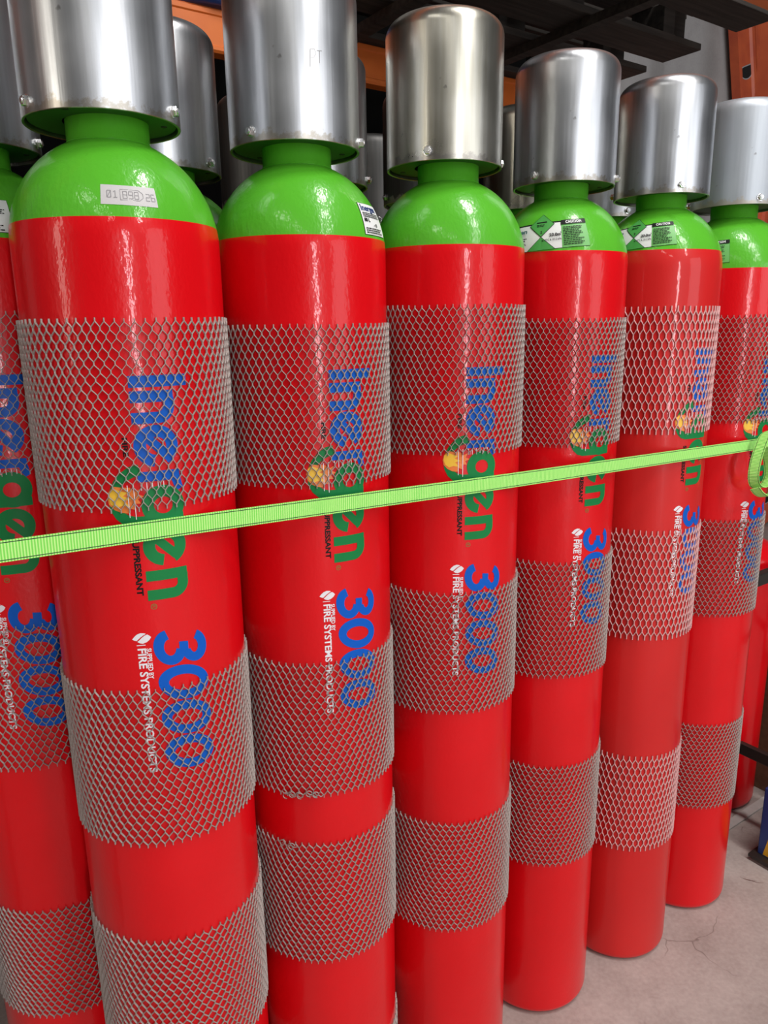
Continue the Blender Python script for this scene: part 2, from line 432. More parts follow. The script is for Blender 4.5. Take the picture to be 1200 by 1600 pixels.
# ------------------------------------------------------------------ netting sleeves
def sleeve(name, n, rows, joint, width, mat, r0, r1, seed, wob=0.0012):
    """expanded net of unit height 1 (scaled in z per sleeve): zigzag strands that meet in short upright joints"""
    rs = np.random.RandomState(seed)
    hp = 1.0 / rows                      # pitch of half cells, unit height
    H = 0.24                             # nominal height for working out strand directions
    ph = rs.rand(6) * 6.28
    def node(i, j):
        a = (i + 0.5 * (j % 2)) * 2 * PI / n
        s = a * R
        s += wob * (math.sin(3 * a + ph[0] + j * 0.35) + math.sin(7 * a + ph[1] - j * 0.5)) + rs.normal(0, 0.0002)
        z = j * hp * H + 0.4 * wob * (math.sin(4 * a + ph[2] + 0.2 * j) + math.sin(9 * a + ph[3] + j * 0.7))
        return s, z
    nd = {}
    for j in range(rows + 1):
        for i in range(n): nd[i, j] = node(i, j)
    jl = joint * hp * H
    segs = []
    C_ = 2 * PI * R
    for j in range(rows + 1):
        for i in range(n):
            s, z = nd[i, j]
            lo = jl / 2 * (1.6 if j == 0 else 1); hi = jl / 2 * (1.6 if j == rows else 1)
            segs.append((s, z - lo, s, z + hi, 1.3))
            if j < rows:
                for di in ((0, -1) if j % 2 == 0 else (0, 1)):
                    k = i + di
                    s2, z2 = nd[k % n, j + 1]
                    if k < 0: s2 -= C_
                    if k >= n: s2 += C_
                    segs.append((s, z + jl / 2, s2, z2 - jl / 2, 1.0))
    A = np.array(segs)
    d = A[:, 2:4] - A[:, 0:2]
    L = np.linalg.norm(d, axis=1, keepdims=True); d = d / L
    pr = np.stack([-d[:, 1], d[:, 0]], 1) * (width / 2) * A[:, 4:5]
    ext = d * width * 0.25
    a0 = A[:, 0:2] - ext; a1 = A[:, 2:4] + ext
    def to3(sz, r):
        an = sz[:, 0] / R
        return np.stack([r * np.sin(an), -r * np.cos(an), sz[:, 1] / H], 1)
    V = np.stack([to3(a0 + pr, r0), to3(a0 + pr, r1), to3(a0 - pr, r1), to3(a0 - pr, r0),
                  to3(a1 + pr, r0), to3(a1 + pr, r1), to3(a1 - pr, r1), to3(a1 - pr, r0)], 1).reshape(-1, 3)
    m = len(A)
    base = (np.arange(m) * 8)[:, None, None]
    q = np.array([[0, 4, 5, 1], [1, 5, 6, 2], [2, 6, 7, 3]])[None]
    F = (base + q).reshape(-1, 4)
    me = bpy.data.meshes.new(name)
    me.vertices.add(len(V)); me.vertices.foreach_set('co', V.ravel())
    me.loops.add(F.size); me.loops.foreach_set('vertex_index', F.ravel().astype(np.int32))
    me.polygons.add(len(F)); me.polygons.foreach_set('loop_start', (np.arange(len(F)) * 4).astype(np.int32))
    me.materials.append(mat)
    me.update(calc_edges=True)
    return me
NET = [sleeve('net_sleeve', 70, 23, 0.30, 0.00095, M['net'], R + 0.0016, R + 0.0040, s) for s in (1, 2, 3)]
NETP = [sleeve('pink_net_sleeve', 64, 14, 0.36, 0.0018, M['net_pink'], R + 0.0008, R + 0.0030, s, 0.0008) for s in (5, 6)]

# ------------------------------------------------------------------ lettering (reading direction = down the cylinder, letter tops towards +angle)
class Ink:
    def __init__(self): self.v = []; self.f = []
    def ribbon(self, pts, widths, closed=False):
        n = len(pts)
        if not isinstance(widths, (list, tuple)): widths = [widths] * n
        s = len(self.v)
        for i, (x, y) in enumerate(pts):
            if closed: a, b = pts[i - 1], pts[(i + 1) % n]
            else: a, b = pts[max(i - 1, 0)], pts[min(i + 1, n - 1)]
            dx, dy = b[0] - a[0], b[1] - a[1]; l = math.hypot(dx, dy) or 1
            nx, ny = -dy / l, dx / l; h = widths[i] / 2
            self.v += [(x + nx * h, y + ny * h), (x + nx * h / 3, y + ny * h / 3), (x - nx * h / 3, y - ny * h / 3), (x - nx * h, y - ny * h)]
        for i in range(n if closed else n - 1):
            a = s + i * 4; b = s + ((i + 1) % n) * 4
            for q in range(3): self.f.append((a + q, a + q + 1, b + q + 1, b + q))
    def rect(self, x0, x1, y0, y1, step=0.006):
        n = max(1, int(abs(y1 - y0) / step)); s = len(self.v)
        for i in range(n + 1):
            y = y0 + (y1 - y0) * i / n
            self.v += [(x0, y), (x1, y)]
        for i in range(n): self.f.append((s + 2 * i, s + 2 * i + 1, s + 2 * i + 3, s + 2 * i + 2))
    def poly(self, pts):
        s = len(self.v); self.v += list(pts); self.f.append(tuple(range(s, s + len(pts))))
    def fan(self, c, pts):
        s = len(self.v); self.v.append(c); self.v += list(pts); n = len(pts)
        for i in range(n): self.f.append((s, s + 1 + i, s + 1 + (i + 1) % n))
    def shear(self, k, y0, start):
        for i in range(start, len(self.v)):
            x, y = self.v[i]; self.v[i] = (x + k * (y - y0), y)
    def text(self, body, size, x, y, offset=0.0, spacing=1.0, fit=None):
        cu = bpy.data.curves.new('tmp', 'FONT'); cu.body = body; cu.size = size; cu.offset = offset; cu.space_character = spacing
        cu.resolution_u = 3
        ob = bpy.data.objects.new('tmp', cu); COL.objects.link(ob)
        dg = bpy.context.evaluated_depsgraph_get(); dg.update()
        me = bpy.data.meshes.new_from_object(ob.evaluated_get(dg))
        vs = [(p.co.x, p.co.y) for p in me.vertices]
        if vs:
            x0 = min(p[0] for p in vs); x1 = max(p[0] for p in vs); kx = (fit / (x1 - x0)) if fit else 1.0
            s = len(self.v)
            self.v += [(x + (p[0] - x0) * kx, y + p[1]) for p in vs]
            for p in me.polygons: self.f.append(tuple(s + i for i in p.vertices))
        bpy.data.objects.remove(ob); bpy.data.curves.remove(cu); bpy.data.meshes.remove(me)
    def on_body(self, name, mat, r=R + 0.0005):
        v = [(r * math.sin(y / R), -r * math.cos(y / R), -x) for x, y in self.v]
        me = mk(name, v, self.f, mat, True)
        bm = bmesh.new(); bm.from_mesh(me)
        for f_ in bm.faces:
            c = f_.calc_center_median()
            if f_.normal.x * c.x + f_.normal.y * c.y < 0: f_.normal_flip()
        bm.to_mesh(me); bm.free()
        return me
    def on_dome(self, name, mat, lift=0.0006, tilt=0.0, t0=1.7375):
        ct, st = math.cos(tilt), math.sin(tilt)
        v = []
        for x, y in self.v:
            x, y = x * ct - y * st, x * st + y * ct
            r, z, nr, nz = dome_at(y, t0)
            a = x / 0.122
            r += nr * lift; z += nz * lift
            v.append((r * math.sin(a), -r * math.cos(a), z))
        me = mk(name, v, self.f, mat, True)
        bm = bmesh.new(); bm.from_mesh(me)
        for f_ in bm.faces:
            c = f_.calc_center_median()
            if f_.normal.x * c.x + f_.normal.y * c.y < 0: f_.normal_flip()
        bm.to_mesh(me); bm.free()
        return me
    def grid(self, x0, x1, y0, y1, nx, ny):
        s = len(self.v)
        for j in range(ny + 1):
            for i in range(nx + 1): self.v.append((x0 + (x1 - x0) * i / nx, y0 + (y1 - y0) * j / ny))
        for j in range(ny):
            for i in range(nx):
                a = s + j * (nx + 1) + i; self.f.append((a, a + 1, a + nx + 2, a + nx + 1))

_tab = []
_l = 0.0; _pz = 1.70; _pr_ = R
for _i in range(0, 1500):
    _z = 1.70 + 0.0001 * _i
    if _z > 1.8385: break
    _rr = dome_r(_z); _l += math.hypot(_z - _pz, _rr - _pr_); _tab.append((_l, _z, _rr)); _pz, _pr_ = _z, _rr
_TL = np.array([t[0] for t in _tab]); _TZ = np.array([t[1] for t in _tab]); _TR = np.array([t[2] for t in _tab])
def dome_at(y, t0):
    l0 = np.interp(t0, _TZ, _TL)
    z = float(np.interp(l0 + y, _TL, _TZ)); r = dome_r(z)
    u = max((z - Z0) / DH, 0)
    nr, nz = math.sqrt(1 - u * u) / R, u / DH
    l = math.hypot(nr, nz)
    return r, z, nr / l, nz / l

def arc(cx, cy, rx, ry, a0, a1, n):
    return [(cx + rx * math.cos(math.radians(a0 + (a1 - a0) * i / n)), cy + ry * math.sin(math.radians(a0 + (a1 - a0) * i / n))) for i in range(n + 1)]

SW = 0.0145
def letter_n(k, x):
    k.rect(x, x + SW, 0, 0.054)
    p = [(x + SW * 0.6, 0.0475)] + arc(x + 0.0195, 0.0335, 0.0145, 0.0140, 100, 0, 14) + [(x + 0.034, 0.02), (x + 0.034, 0.01), (x + 0.034, 0.0)]
    k.ribbon(p, SW)
def letter_e(k, x):
    cx, cy = x + 0.0265, 0.0275
    k.ribbon(arc(cx, cy, 0.0192, 0.0203, 28, 352, 44), 0.0155)
    a = math.radians(44)
    # slanted crossbar
    k.ribbon([(cx - 0.019 * math.cos(a), cy - 0.019 * math.sin(a)), (cx, cy), (cx + 0.0205 * math.cos(a), cy + 0.0205 * math.sin(a))], 0.0118)
blue = Ink()
blue.rect(0.0, SW, 0.0, 0.074)
letter_n(blue, 0.0190)
letter_e(blue, 0.0625)
blue.rect(0.1215, 0.1345, 0.001, 0.0545)
blue.ribbon([(0.128, 0.047), (0.136, 0.0500), (0.142, 0.0515), (0.1475, 0.0545)], [0.013, 0.012, 0.011, 0.008])
def digit0(k, cx):
    k.ribbon(arc(cx, 0.0385, 0.0190, 0.0285, 0, 352.8, 49), 0.0138, closed=True)
model = Ink()
def digit3(k, cx):
    k.ribbon(arc(cx - 0.0005, 0.0555, 0.0168, 0.0125, 165, -70, 26), 0.0135)
    k.ribbon(arc(cx, 0.0225, 0.0190, 0.0150, 82, -168, 30), 0.0138)
    k.ribbon([(cx - 0.008, 0.0412), (cx + 0.006, 0.0412)], 0.0125)
digit3(model, 0.3690)
for _c in (0.4215, 0.4750, 0.5285): digit0(model, _c)
model.shear(0.16, 0.038, 0)

green = Ink()
green.ribbon(arc(0.167, 0.030, 0.0190, 0.0198, 0, 352.8, 49), 0.0155, closed=True)
green.rect(0.1795, 0.1925, -0.012, 0.0555)
_t = [(0.1185, 0.004), (0.1205, -0.006), (0.1265, -0.016), (0.135, -0.0245), (0.146, -0.0305), (0.157, -0.0325), (0.168, -0.0305), (0.177, -0.0250), (0.1835, -0.0175), (0.186, -0.008)]
green.ribbon(_t, [0.0145, 0.0145, 0.013, 0.0115, 0.0105, 0.0105, 0.0115, 0.0135, 0.0145, 0.014])
letter_e(green, 0.1955)
letter_n(green, 0.2545)

yellow = Ink(); orange = Ink()
_fl = [(0.1385, -0.030), (0.140, -0.020), (0.1405, -0.010), (0.146, -0.004), (0.1425, 0.004), (0.150, 0.0), (0.153, 0.0065), (0.1565, -0.001), (0.1625, 0.0025), (0.162, -0.006), (0.1705, -0.004), (0.168, -0.012), (0.1745, -0.014), (0.173, -0.023), (0.169, -0.031), (0.162, -0.0372), (0.154, -0.0388), (0.146, -0.0368)]
orange.fan((0.156, -0.022), _fl)
_fy = [(0.141, -0.030), (0.1445, -0.022), (0.147, -0.013), (0.1515, -0.019), (0.1555, -0.008), (0.158, -0.018), (0.166, -0.010), (0.164, -0.021), (0.1665, -0.028), (0.162, -0.0345), (0.154, -0.0372), (0.146, -0.036)]
yellow.fan((0.154, -0.027), _fy)

black = Ink()
black.text('SUPPRESSANT', 0.0112, 0.2065, -0.0130, 0.00045, 1.0, 0.0810)
olive = Ink()
olive.ribbon(arc(0.3045, 0.0065, 0.0036, 0.0036, 0, 345, 23), 0.0010, closed=True)
olive.text('R', 0.0052, 0.3030, 0.0047, 0.0001)
mark = Ink(); white = Ink(); small = Ink(); fire = Ink(); rays = Ink()
def _px(ix, iy): return (0.3400 + (iy - 228) / 80 * 0.0155, -0.0255 + (ix - 265) / 145 * 0.0245)
mark.fan(_px(335, 252), [_px(*q) for q in ((265, 272), (284, 252), (304, 237), (332, 228), (360, 231), (373, 237), (352, 247), (330, 260), (312, 274), (298, 285), (282, 281))])
mark.fan(_px(348, 283), [_px(*q) for q in ((303, 292), (320, 280), (338, 265), (360, 250), (382, 242), (398, 252), (411, 265), (396, 284), (374, 299), (345, 308), (321, 303))])
white.rect(0.3572, 0.3583, -0.0205, -0.0090)
white.text('FIRE SYSTEMS PRODUCTS', 0.0150, 0.3625, -0.0195, 0.00040, 1.0, 0.1880)
small.text('SUPPLIED BY', 0.0088, 0.3630, -0.0082, 0.0002, 1.0, 0.0450)
for _y in (0.004, 0.011, 0.018, 0.025, 0.032, 0.039): rays.rect(0.1350, 0.1435 + 0.002 * (_y < 0.012), _y, _y + 0.0009)
rays.rect(0.1375, 0.1800, -0.0130, -0.0120); rays.rect(0.1360, 0.1830, -0.0055, -0.0045)
fire.text('FIRE', 0.0088, 0.0765, -0.0135, 0.0003, 1.0, 0.0245)

LETTER = {
    'blue_lettering': blue.on_body('blue_lettering', M['blue_ink']),
    'green_lettering': green.on_body('green_lettering', M['green_ink'], R + 0.0006),
    'flame_orange': orange.on_body('flame_orange', M['orange_ink'], R + 0.0009),
    'flame_yellow': yellow.on_body('flame_yellow', M['yellow_ink'], R + 0.0012),
    'black_lettering': black.on_body('black_lettering', M['black_ink']),
    'trademark_sign': olive.on_body('trademark_sign', M['olive_ink']),
    'model_number': model.on_body('model_number', M['blue_ink']),
    'fire_word': fire.on_body('fire_word', M['black_ink']),
    'supplier_lettering': white.on_body('supplier_lettering', M['white_ink'], R + 0.0008),
    'supplied_by_words': small.on_body('supplied_by_words', M['white_ink'], R + 0.0008),
    'supplier_emblem': mark.on_body('supplier_emblem', M['white_ink'], R + 0.0008),
    'spray_lines': rays.on_body('spray_lines', M['white_ink'], R + 0.0015),
}
SUB = {'flame_yellow': 'flame_orange', 'trademark_sign': 'green_lettering', 'supplied_by_words': 'supplier_lettering'}

# ------------------------------------------------------------------ building one cylinder
def add_cap(root, capkind, boltphi, off=(0, 0), holes=True):
    c = mesh_obj('valve_cap', CAP[capkind], root); c.location = (off[0], off[1], 0)
    pl = mesh_obj('cap_plate', PLATE, c)
    if holes:
        for k in range(3):
            a = boltphi + 0.45 + k * 2 * PI / 3
            h = mesh_obj('plate_hole', PLATE_HOLE, c); h.location = (0.076 * math.sin(a), -0.076 * math.cos(a), 0)
    for k in range(3):
        a = boltphi + k * 2 * PI / 3
        b = mesh_obj('cap_bolt', BOLT, c)
        b.location = (RC * math.sin(a), -RC * math.cos(a), 1.8735); b.rotation_euler = (0, rnd.uniform(-.5, .5) * 0, a)
    return c

def gas_cylinder(loc, label, line=1.7315, cap='steel', bolt=0.0, bands=(), nets=None, text=None, capoff=(0, 0), group='gas cylinders strapped under the rack'):
    root = empty('gas_cylinder', (loc[0], loc[1], 0))
    tag(root, label, 'gas cylinder', group)
    bm_, sm_ = cyl_meshes(line)
    if nets is not None:
        bm_ = bm_.copy(); bm_.materials[0] = M['red_dull']
    mesh_obj('body', bm_, root); mesh_obj('shoulder', sm_, root)
    add_cap(root, cap, bolt, capoff)
    for i, (zt, zb) in enumerate(bands):
        src = (nets or NET); me = src[i % len(src)]
        o = mesh_obj('netting_sleeve', me, root)
        o.location = (0, 0, zb); o.scale = (1, 1, zt - zb); o.rotation_euler = (0, 0, rnd.uniform(0, 6.28))
    if text:
        phi, z = text
        made = {}
        for nm, me in LETTER.items():
            par = made.get(SUB.get(nm))
            if par is None:
                o = mesh_obj(nm, me, root); o.location = (0, 0, z); o.rotation_euler = (0, 0, phi)
            else:
                o = mesh_obj(nm, me, par)
            made[nm] = o
    return root

FC = [(-0.35345, 1.07484), (-0.12502, 1.24389), (0.11845, 1.39098), (0.35772, 1.58685), (0.60938, 1.73870), (0.84431, 1.90788)]
f1 = gas_cylinder(FC[0], 'nearest front red cylinder, its green shoulder bearing a pale sticker with stamped digits', 1.7350, 'steel', -0.72,
                  [(1.616, 1.379), (1.123, 0.881), (0.715, 0.472), (0.32, 0.08)], None, (0.038 / R, 1.5485), (-0.005, 0))
f2 = gas_cylinder(FC[1], 'second front red cylinder from the left, middle netting torn and curled at its lower edge', 1.7303, 'steel', -0.57,
                  [(1.606, 1.371), (1.081, 0.842), (0.749, 0.507), (0.27, 0.05)], None, (0.0476 / R, 1.5430), (-0.002, 0))
f3 = gas_cylinder(FC[2], 'third front red cylinder from the left, under a steel cap with a bronze tint', 1.7290, 'steel_warm', -0.341,
                  [(1.634, 1.393), (1.143, 0.910), (0.676, 0.432)], None, (0.0211 / R, 1.5362), (-0.007, 0))
f4 = gas_cylinder(FC[3], 'fourth front red cylinder from the left, grey netting and a green and white caution label', 1.7345, 'steel', -0.80,
                  [(1.611, 1.372), (1.133, 0.881), (0.668, 0.420)], None, (0.0434 / R, 1.5440), (0.004, 0))
f5 = gas_cylinder(FC[4], 'front red cylinder wrapped in coarse pale pink honeycomb netting', 1.7480, 'steel', 0.065,
                  [(1.630, 1.375), (1.150, 0.900), (0.590, 0.339)], NETP, (0.054 / R, 1.5500), (-0.002, 0))
f6 = gas_cylinder(FC[5], 'last front red cylinder at the right, matte grey cap, behind the hanging strap loop', 1.7207, 'steel_matte', 0.142,
                  [(1.615, 1.371), (1.130, 0.883), (0.577, 0.332)], None, (0.047 / R, 1.5178), (-0.001, 0))
b0 = gas_cylinder((-0.603, 1.208), 'red cylinder cut off by the left edge of the picture, behind the nearest one', 1.7306, 'steel', -0.468,
                  [(1.630, 1.401), (1.163, 0.921), (0.652, 0.434)], None, (0.0268 / R, 1.5445))

def second(d, n, label, cap='steel', bolt=0.4):
    p = P(d, n); return gas_cylinder((p.x, p.y), label, 1.7315, cap, bolt, [])
B1 = second(0.172, 0.28, 'back-row cylinder whose steel cap shows between the first two front caps', 'steel', 1.15)
B2 = second(0.462, 0.255, 'back-row cylinder peeping out right of the second front cap', 'steel', 1.5)
B3 = second(0.780, 0.315, 'back-row cylinder half hidden behind the bronze tinted front cap', 'steel_shaded', 0.9)
B4 = second(1.060, 0.30, 'back-row cylinder between the bronze tinted cap and the fourth front cap', 'steel_warm', 0.3)
B5 = second(1.345, 0.29, 'back-row cylinder in shade between the fourth and fifth front caps', 'steel', 0.3)
C1 = second(0.500, 0.545, 'shaded cylinder two rows back, left of the second front cap', 'steel_shaded', 0.2)
D1 = second(0.905, 0.72, 'shaded cylinder farthest back, in the gap left of the bronze tinted cap', 'steel_shaded', 0.2)

# letters scratched into the second cap
ek = Ink()
ek.ribbon([(0, 0), (0.001, 0.022), (0.007, 0.0225), (0.0085, 0.017), (0.006, 0.0125), (0.0015, 0.012)], 0.0007)
ek.ribbon([(0.010, 0.021), (0.018, 0.0215)], 0.0007); ek.ribbon([(0.0145, 0.0212), (0.0140, 0.006)], 0.0006)
ev = [((RC + 0.0003) * math.sin(x / RC + 0.36), -(RC + 0.0003) * math.cos(x / RC + 0.36), 1.952 + y) for x, y in ek.v]
mesh_obj('scratched_mark', mk('scratched_mark', ev, ek.f, simple('scratch', (0.16, 0.15, 0.14), 0.5)), [c for c in f2.children if c.name.startswith('valve_cap')][0])

# ------------------------------------------------------------------ stickers on the shoulders
def sticker(root, name, phi, parts, tilt=0.0, t0=1.7375, label=None):
    base = None
    for i, (nm, ink, mat) in enumerate(parts):
        me = ink.on_dome(nm, mat, 0.0004 + 0.0004 * i, tilt, t0)
        if base is None:
            base = mesh_obj(name, me, root); base.rotation_euler = (0, 0, phi)
            if label: base['label'] = label
        else:
            mesh_obj(nm, me, base)
# pale sticker with digits on the nearest cylinder
a = Ink(); a.grid(-0.0315, 0.0315, 0.0, 0.0245, 20, 6)
b = Ink()
def seg_digit(k, ch, x, y, w_, h):
    S = {'0': 'abcdefs', '1': 'i', '8': 'abcdefg', '9': 'abcfgd', '2': 'abged', '6': 'acdefg'}[ch]
    t = 0.0007
    x1, x2, y1, ym, y2 = x, x + w_, y, y + h / 2, y + h
    L_ = {'a': ((x1, y2), (x2, y2)), 'b': ((x2, y2), (x2, ym)), 'c': ((x2, ym), (x2, y1)), 'd': ((x1, y1), (x2, y1)), 'e': ((x1, y1), (x1, ym)), 'f': ((x1, ym), (x1, y2)), 'g': ((x1, ym), (x2, ym)), 's': ((x1, y1), (x2, y2)), 'i': (((x1 + x2) / 2, y1), ((x1 + x2) / 2, y2))}
    for c in S: k.ribbon([L_[c][0], L_[c][1]], t)
    if ch == '1':
        k.ribbon([(x1, y1), (x2, y1)], t); k.ribbon([(x1, y2 - 0.0015), ((x1 + x2) / 2, y2)], t)
for ch, xx in zip('01', (-0.0245, -0.0175)): seg_digit(b, ch, xx, 0.0085, 0.0042, 0.0085)
for ch, xx in zip('898', (-0.0070, -0.0005, 0.0060)): seg_digit(b, ch, xx, 0.0080, 0.0044, 0.0088)
for ch, xx in zip('26', (0.0190, 0.0250)): seg_digit(b, ch, xx, 0.0070, 0.0042, 0.0085)
b.ribbon([(-0.0100, 0.0060), (-0.0100, 0.0190), (0.0110, 0.0190), (0.0155, 0.0150), (0.0155, 0.0100), (0.0110, 0.0060), (-0.0100, 0.0060)], 0.0007)
sticker(f1, 'number_sticker', 0.455, [('sticker_paper', a, M['paper_grey']), ('sticker_digits', b, M['grey_ink'])], -0.02, 1.7480, 'pale grey sticker stamped 01 898 26')

def fine_lines(k, x0, x1, y0, y1, n, seed, h=0.55):
    """rows of print too small to read: short dashes"""
    rs = random.Random(seed); dy = (y1 - y0) / n
    for j in range(n):
        x = x0; y = y1 - (j + 1) * dy
        end = x1 - rs.random() * (x1 - x0) * 0.3
        while x < end:
            w_ = rs.uniform(0.0015, 0.0055)
            k.rect(x, min(x + w_, end), y, y + dy * h); x += w_ + 0.0009

# white data label (right side of the second cylinder, left-edge cylinder)
def data_label(root, phi, t0, tilt):
    a = Ink(); a.grid(-0.029, 0.029, 0.0, 0.047, 18, 12)
    e = Ink(); e.grid(-0.0298, 0.0298, -0.0008, 0.0478, 18, 12)
    n = Ink(); n.text('Inergen', 0.0135, -0.026, 0.0355, 0.0004, 1.0, 0.044)
    t = Ink(); fine_lines(t, -0.026, 0.026, 0.0255, 0.0335, 3, 3)
    t.text('80 L', 0.0075, -0.026, 0.0185, 0.0003); t.text('- 15', 0.0060, -0.004, 0.0125, 0.0003)
    fine_lines(t, -0.026, 0.024, 0.0020, 0.0110, 3, 9)
    sticker(root, 'data_label', phi, [('label_edge', e, M['black_ink']), ('label_paper', a, M['paper']), ('brand_print', n, M['navy_ink']), ('data_print', t, M['black_ink'])], tilt, t0, 'white data label with navy brand name')
data_label(f2, 1.15, 1.7350, 0.0)
data_label(b0, 0.545, 1.7375, 0.0)

# hazard label: white panels, green diamonds, caution panel
def hazard_label(root, phi, t0, tilt):
    e = Ink(); e.grid(-0.1255, 0.0485, -0.0008, 0.0535, 40, 12)
    wht = Ink(); wht.grid(-0.125, 0.0, 0.0, 0.050, 30, 12)
    grn = Ink(); grn.grid(0.0, 0.048, 0.0, 0.053, 14, 12)
    dia = Ink(); dk = Ink()
    for cx, cy, hs in ((-0.0365, 0.0475, 0.0245), (-0.0365, -0.0005, 0.0245)):
        for ink, s in ((dk, hs), (dia, hs - 0.0014)):
            for (sx, sy) in ((1, 1), (1, -1), (-1, 1), (-1, -1)):
                n = 8
                pts = []
                for i in range(n + 1):
                    pts.append((cx + sx * s * i / n, cy + sy * s * (1 - i / n)))
                lim = -0.0008
                s0 = len(ink.v)
                for i in range(n):
                    q = [(pts[i][0], cy), pts[i], pts[i + 1], (pts[i + 1][0], cy)]
                    q = [(x, max(y, lim)) for x, y in q]
                    if max(y for x, y in q) > lim: ink.poly(q)
    hd = Ink(); hd.grid(0.0, 0.048, 0.0435, 0.053, 14, 3)
    fine_lines(hd, 0.003, 0.040, 0.004, 0.0405, 11, 21, 0.5)
    hd.rect(-0.047, -0.027, 0.0515, 0.0540); fine_lines(hd, -0.046, -0.028, 0.0440, 0.0495, 2, 5)
    hd.text('2', 0.007, -0.038, 0.030, 0.0002)
    fine_lines(hd, -0.085, -0.060, 0.0185, 0.0265, 2, 12)
    hd.text('to 20 kPa', 0.0055, -0.085, 0.0110, 0.0001)
    hd.text('23.0m', 0.0080, -0.0215, 0.0225, 0.0003); hd.text('3', 0.0045, -0.0025, 0.0265, 0.0001)
    hd.text('at 15°C & 101.3 kPa', 0.0052, -0.0345, 0.0145, 0.0001, 1.0, 0.0335)
    wt = Ink(); wt.text('CAUTION', 0.0078, 0.0085, 0.0455, 0.0003, 1.15, 0.031)
    tl = Ink(); tl.text('Inergen', 0.0125, -0.1080, 0.0335, 0.0004, 1.0, 0.044)
    sticker(root, 'hazard_label', phi, [('label_edge', e, M['black_ink']), ('label_paper', wht, M['paper']), ('caution_panel', grn, M['label_green2']), ('diamond_edge', dk, M['black_ink']), ('hazard_diamond', dia, M['label_green']), ('label_print', hd, M['black_ink']), ('caution_print', wt, M['paper']), ('brand_print', tl, M['teal_ink'])], tilt, t0, 'green and white hazard label with black caution heading')
hazard_label(f4, -0.175, 1.7395, 0.075)
hazard_label(f5, -0.440, 1.7540, 0.075)
hazard_label(f6, -0.810, 1.7300, 0.075)

# ------------------------------------------------------------------ torn, curled netting strands on the second cylinder
def tube_mesh(name, paths, rad, mat, sides=5):
    v, f = [], []
    for pts in paths:
        pts = [Vector(p) for p in pts]; n = len(pts); s = len(v)
        for i, p in enumerate(pts):
            t = (pts[min(i + 1, n - 1)] - pts[max(i - 1, 0)]).normalized()
            up = Vector((0, 0, 1)) if abs(t.z) < 0.9 else Vector((1, 0, 0))
            a = t.cross(up).normalized(); b = t.cross(a)
            for k in range(sides):
                an = 2 * PI * k / sides
                v.append(p + a * rad * math.cos(an) + b * rad * math.sin(an))
        for i in range(n - 1):
            for k in range(sides):
                k2 = (k + 1) % sides
                f.append((s + i * sides + k, s + i * sides + k2, s + (i + 1) * sides + k2, s + (i + 1) * sides + k))
    return mk(name, v, f, mat, True)
def curl(phi, z, r, turns=0.85, rr=0.0045):
    pts = []
    for i in range(15):
        a = 2 * PI * turns * i / 14
        s = rr * math.cos(a); y = rr * math.sin(a)
        out = R + 0.005 + 0.004 * i / 14
        ph = phi + s / R
        pts.append((out * math.sin(ph), -out * math.cos(ph), z + y))
    return pts
paths = [curl(p_, z_, R) for p_, z_ in ((-0.34, 0.842), (-0.26, 0.846), (-0.16, 0.845), (-0.05, 0.850), (0.03, 0.848))]
for p0, p1, zz in ((-0.42, -0.2, 0.846), (-0.2, 0.02, 0.849), (-0.02, 0.12, 0.845), (-0.30, -0.12, 0.843)):
    paths.append([((R + 0.006) * math.sin(p0 + (p1 - p0) * i / 8), -(R + 0.006) * math.cos(p0 + (p1 - p0) * i / 8), zz + 0.002 * math.sin(i * 1.7)) for i in range(9)])
paths += [curl(-0.42, 0.748, R), curl(-0.30, 0.745, R, 0.9, 0.005), [((R + 0.006) * math.sin(-0.42 + 0.03 * i), -(R + 0.006) * math.cos(-0.42 + 0.03 * i), 0.744 + 0.002 * math.sin(i * 2.1)) for i in range(8)]]
tc_ = mesh_obj('torn_strands', tube_mesh('torn_strands', paths, 0.0009, M['net']), f2)
tc_['label'] = 'curled torn ends of the netting'

# ------------------------------------------------------------------ green webbing strap
def ribbon_mesh(name, pts, wdirs, width, thick, mat, subdiv=None):
    """flat webbing following pts; wdirs = direction across the band at each point"""
    n = len(pts); v, f, uvs = [], [], []
    L_ = [0.0]
    for i in range(1, n): L_.append(L_[-1] + (Vector(pts[i]) - Vector(pts[i - 1])).length)
    for i in range(n):
        p = Vector(pts[i]); t = (Vector(pts[min(i + 1, n - 1)]) - Vector(pts[max(i - 1, 0)])).normalized()
        w_ = Vector(wdirs[i]); w_ = (w_ - t * w_.dot(t)).normalized(); nn = t.cross(w_)
        for a, b in ((-1, -1), (1, -1), (1, 1), (-1, 1)):
            v.append(p + w_ * width / 2 * a + nn * thick / 2 * b)
    me = bpy.data.meshes.new(name)
    for i in range(n - 1):
        for k in range(4):
            k2 = (k + 1) % 4
            f.append((i * 4 + k, i * 4 + k2, (i + 1) * 4 + k2, (i + 1) * 4 + k))
    f.append((3, 2, 1, 0)); f.append(tuple((n - 1) * 4 + k for k in range(4)))
    me.from_pydata([tuple(x) for x in v], [], f)
    uv = me.uv_layers.new(name='UVMap')
    vv = [0.0, 1.0, 1.0, 0.0]
    for po in me.polygons:
        for li in po.loop_indices:
            vi = me.loops[li].vertex_index
            uv.data[li].uv = (L_[vi // 4], vv[vi % 4])
    bm = bmesh.new(); bm.from_mesh(me); bmesh.ops.recalc_face_normals(bm, faces=bm.faces); bm.to_mesh(me); bm.free()
    me.materials.append(mat)
    return me

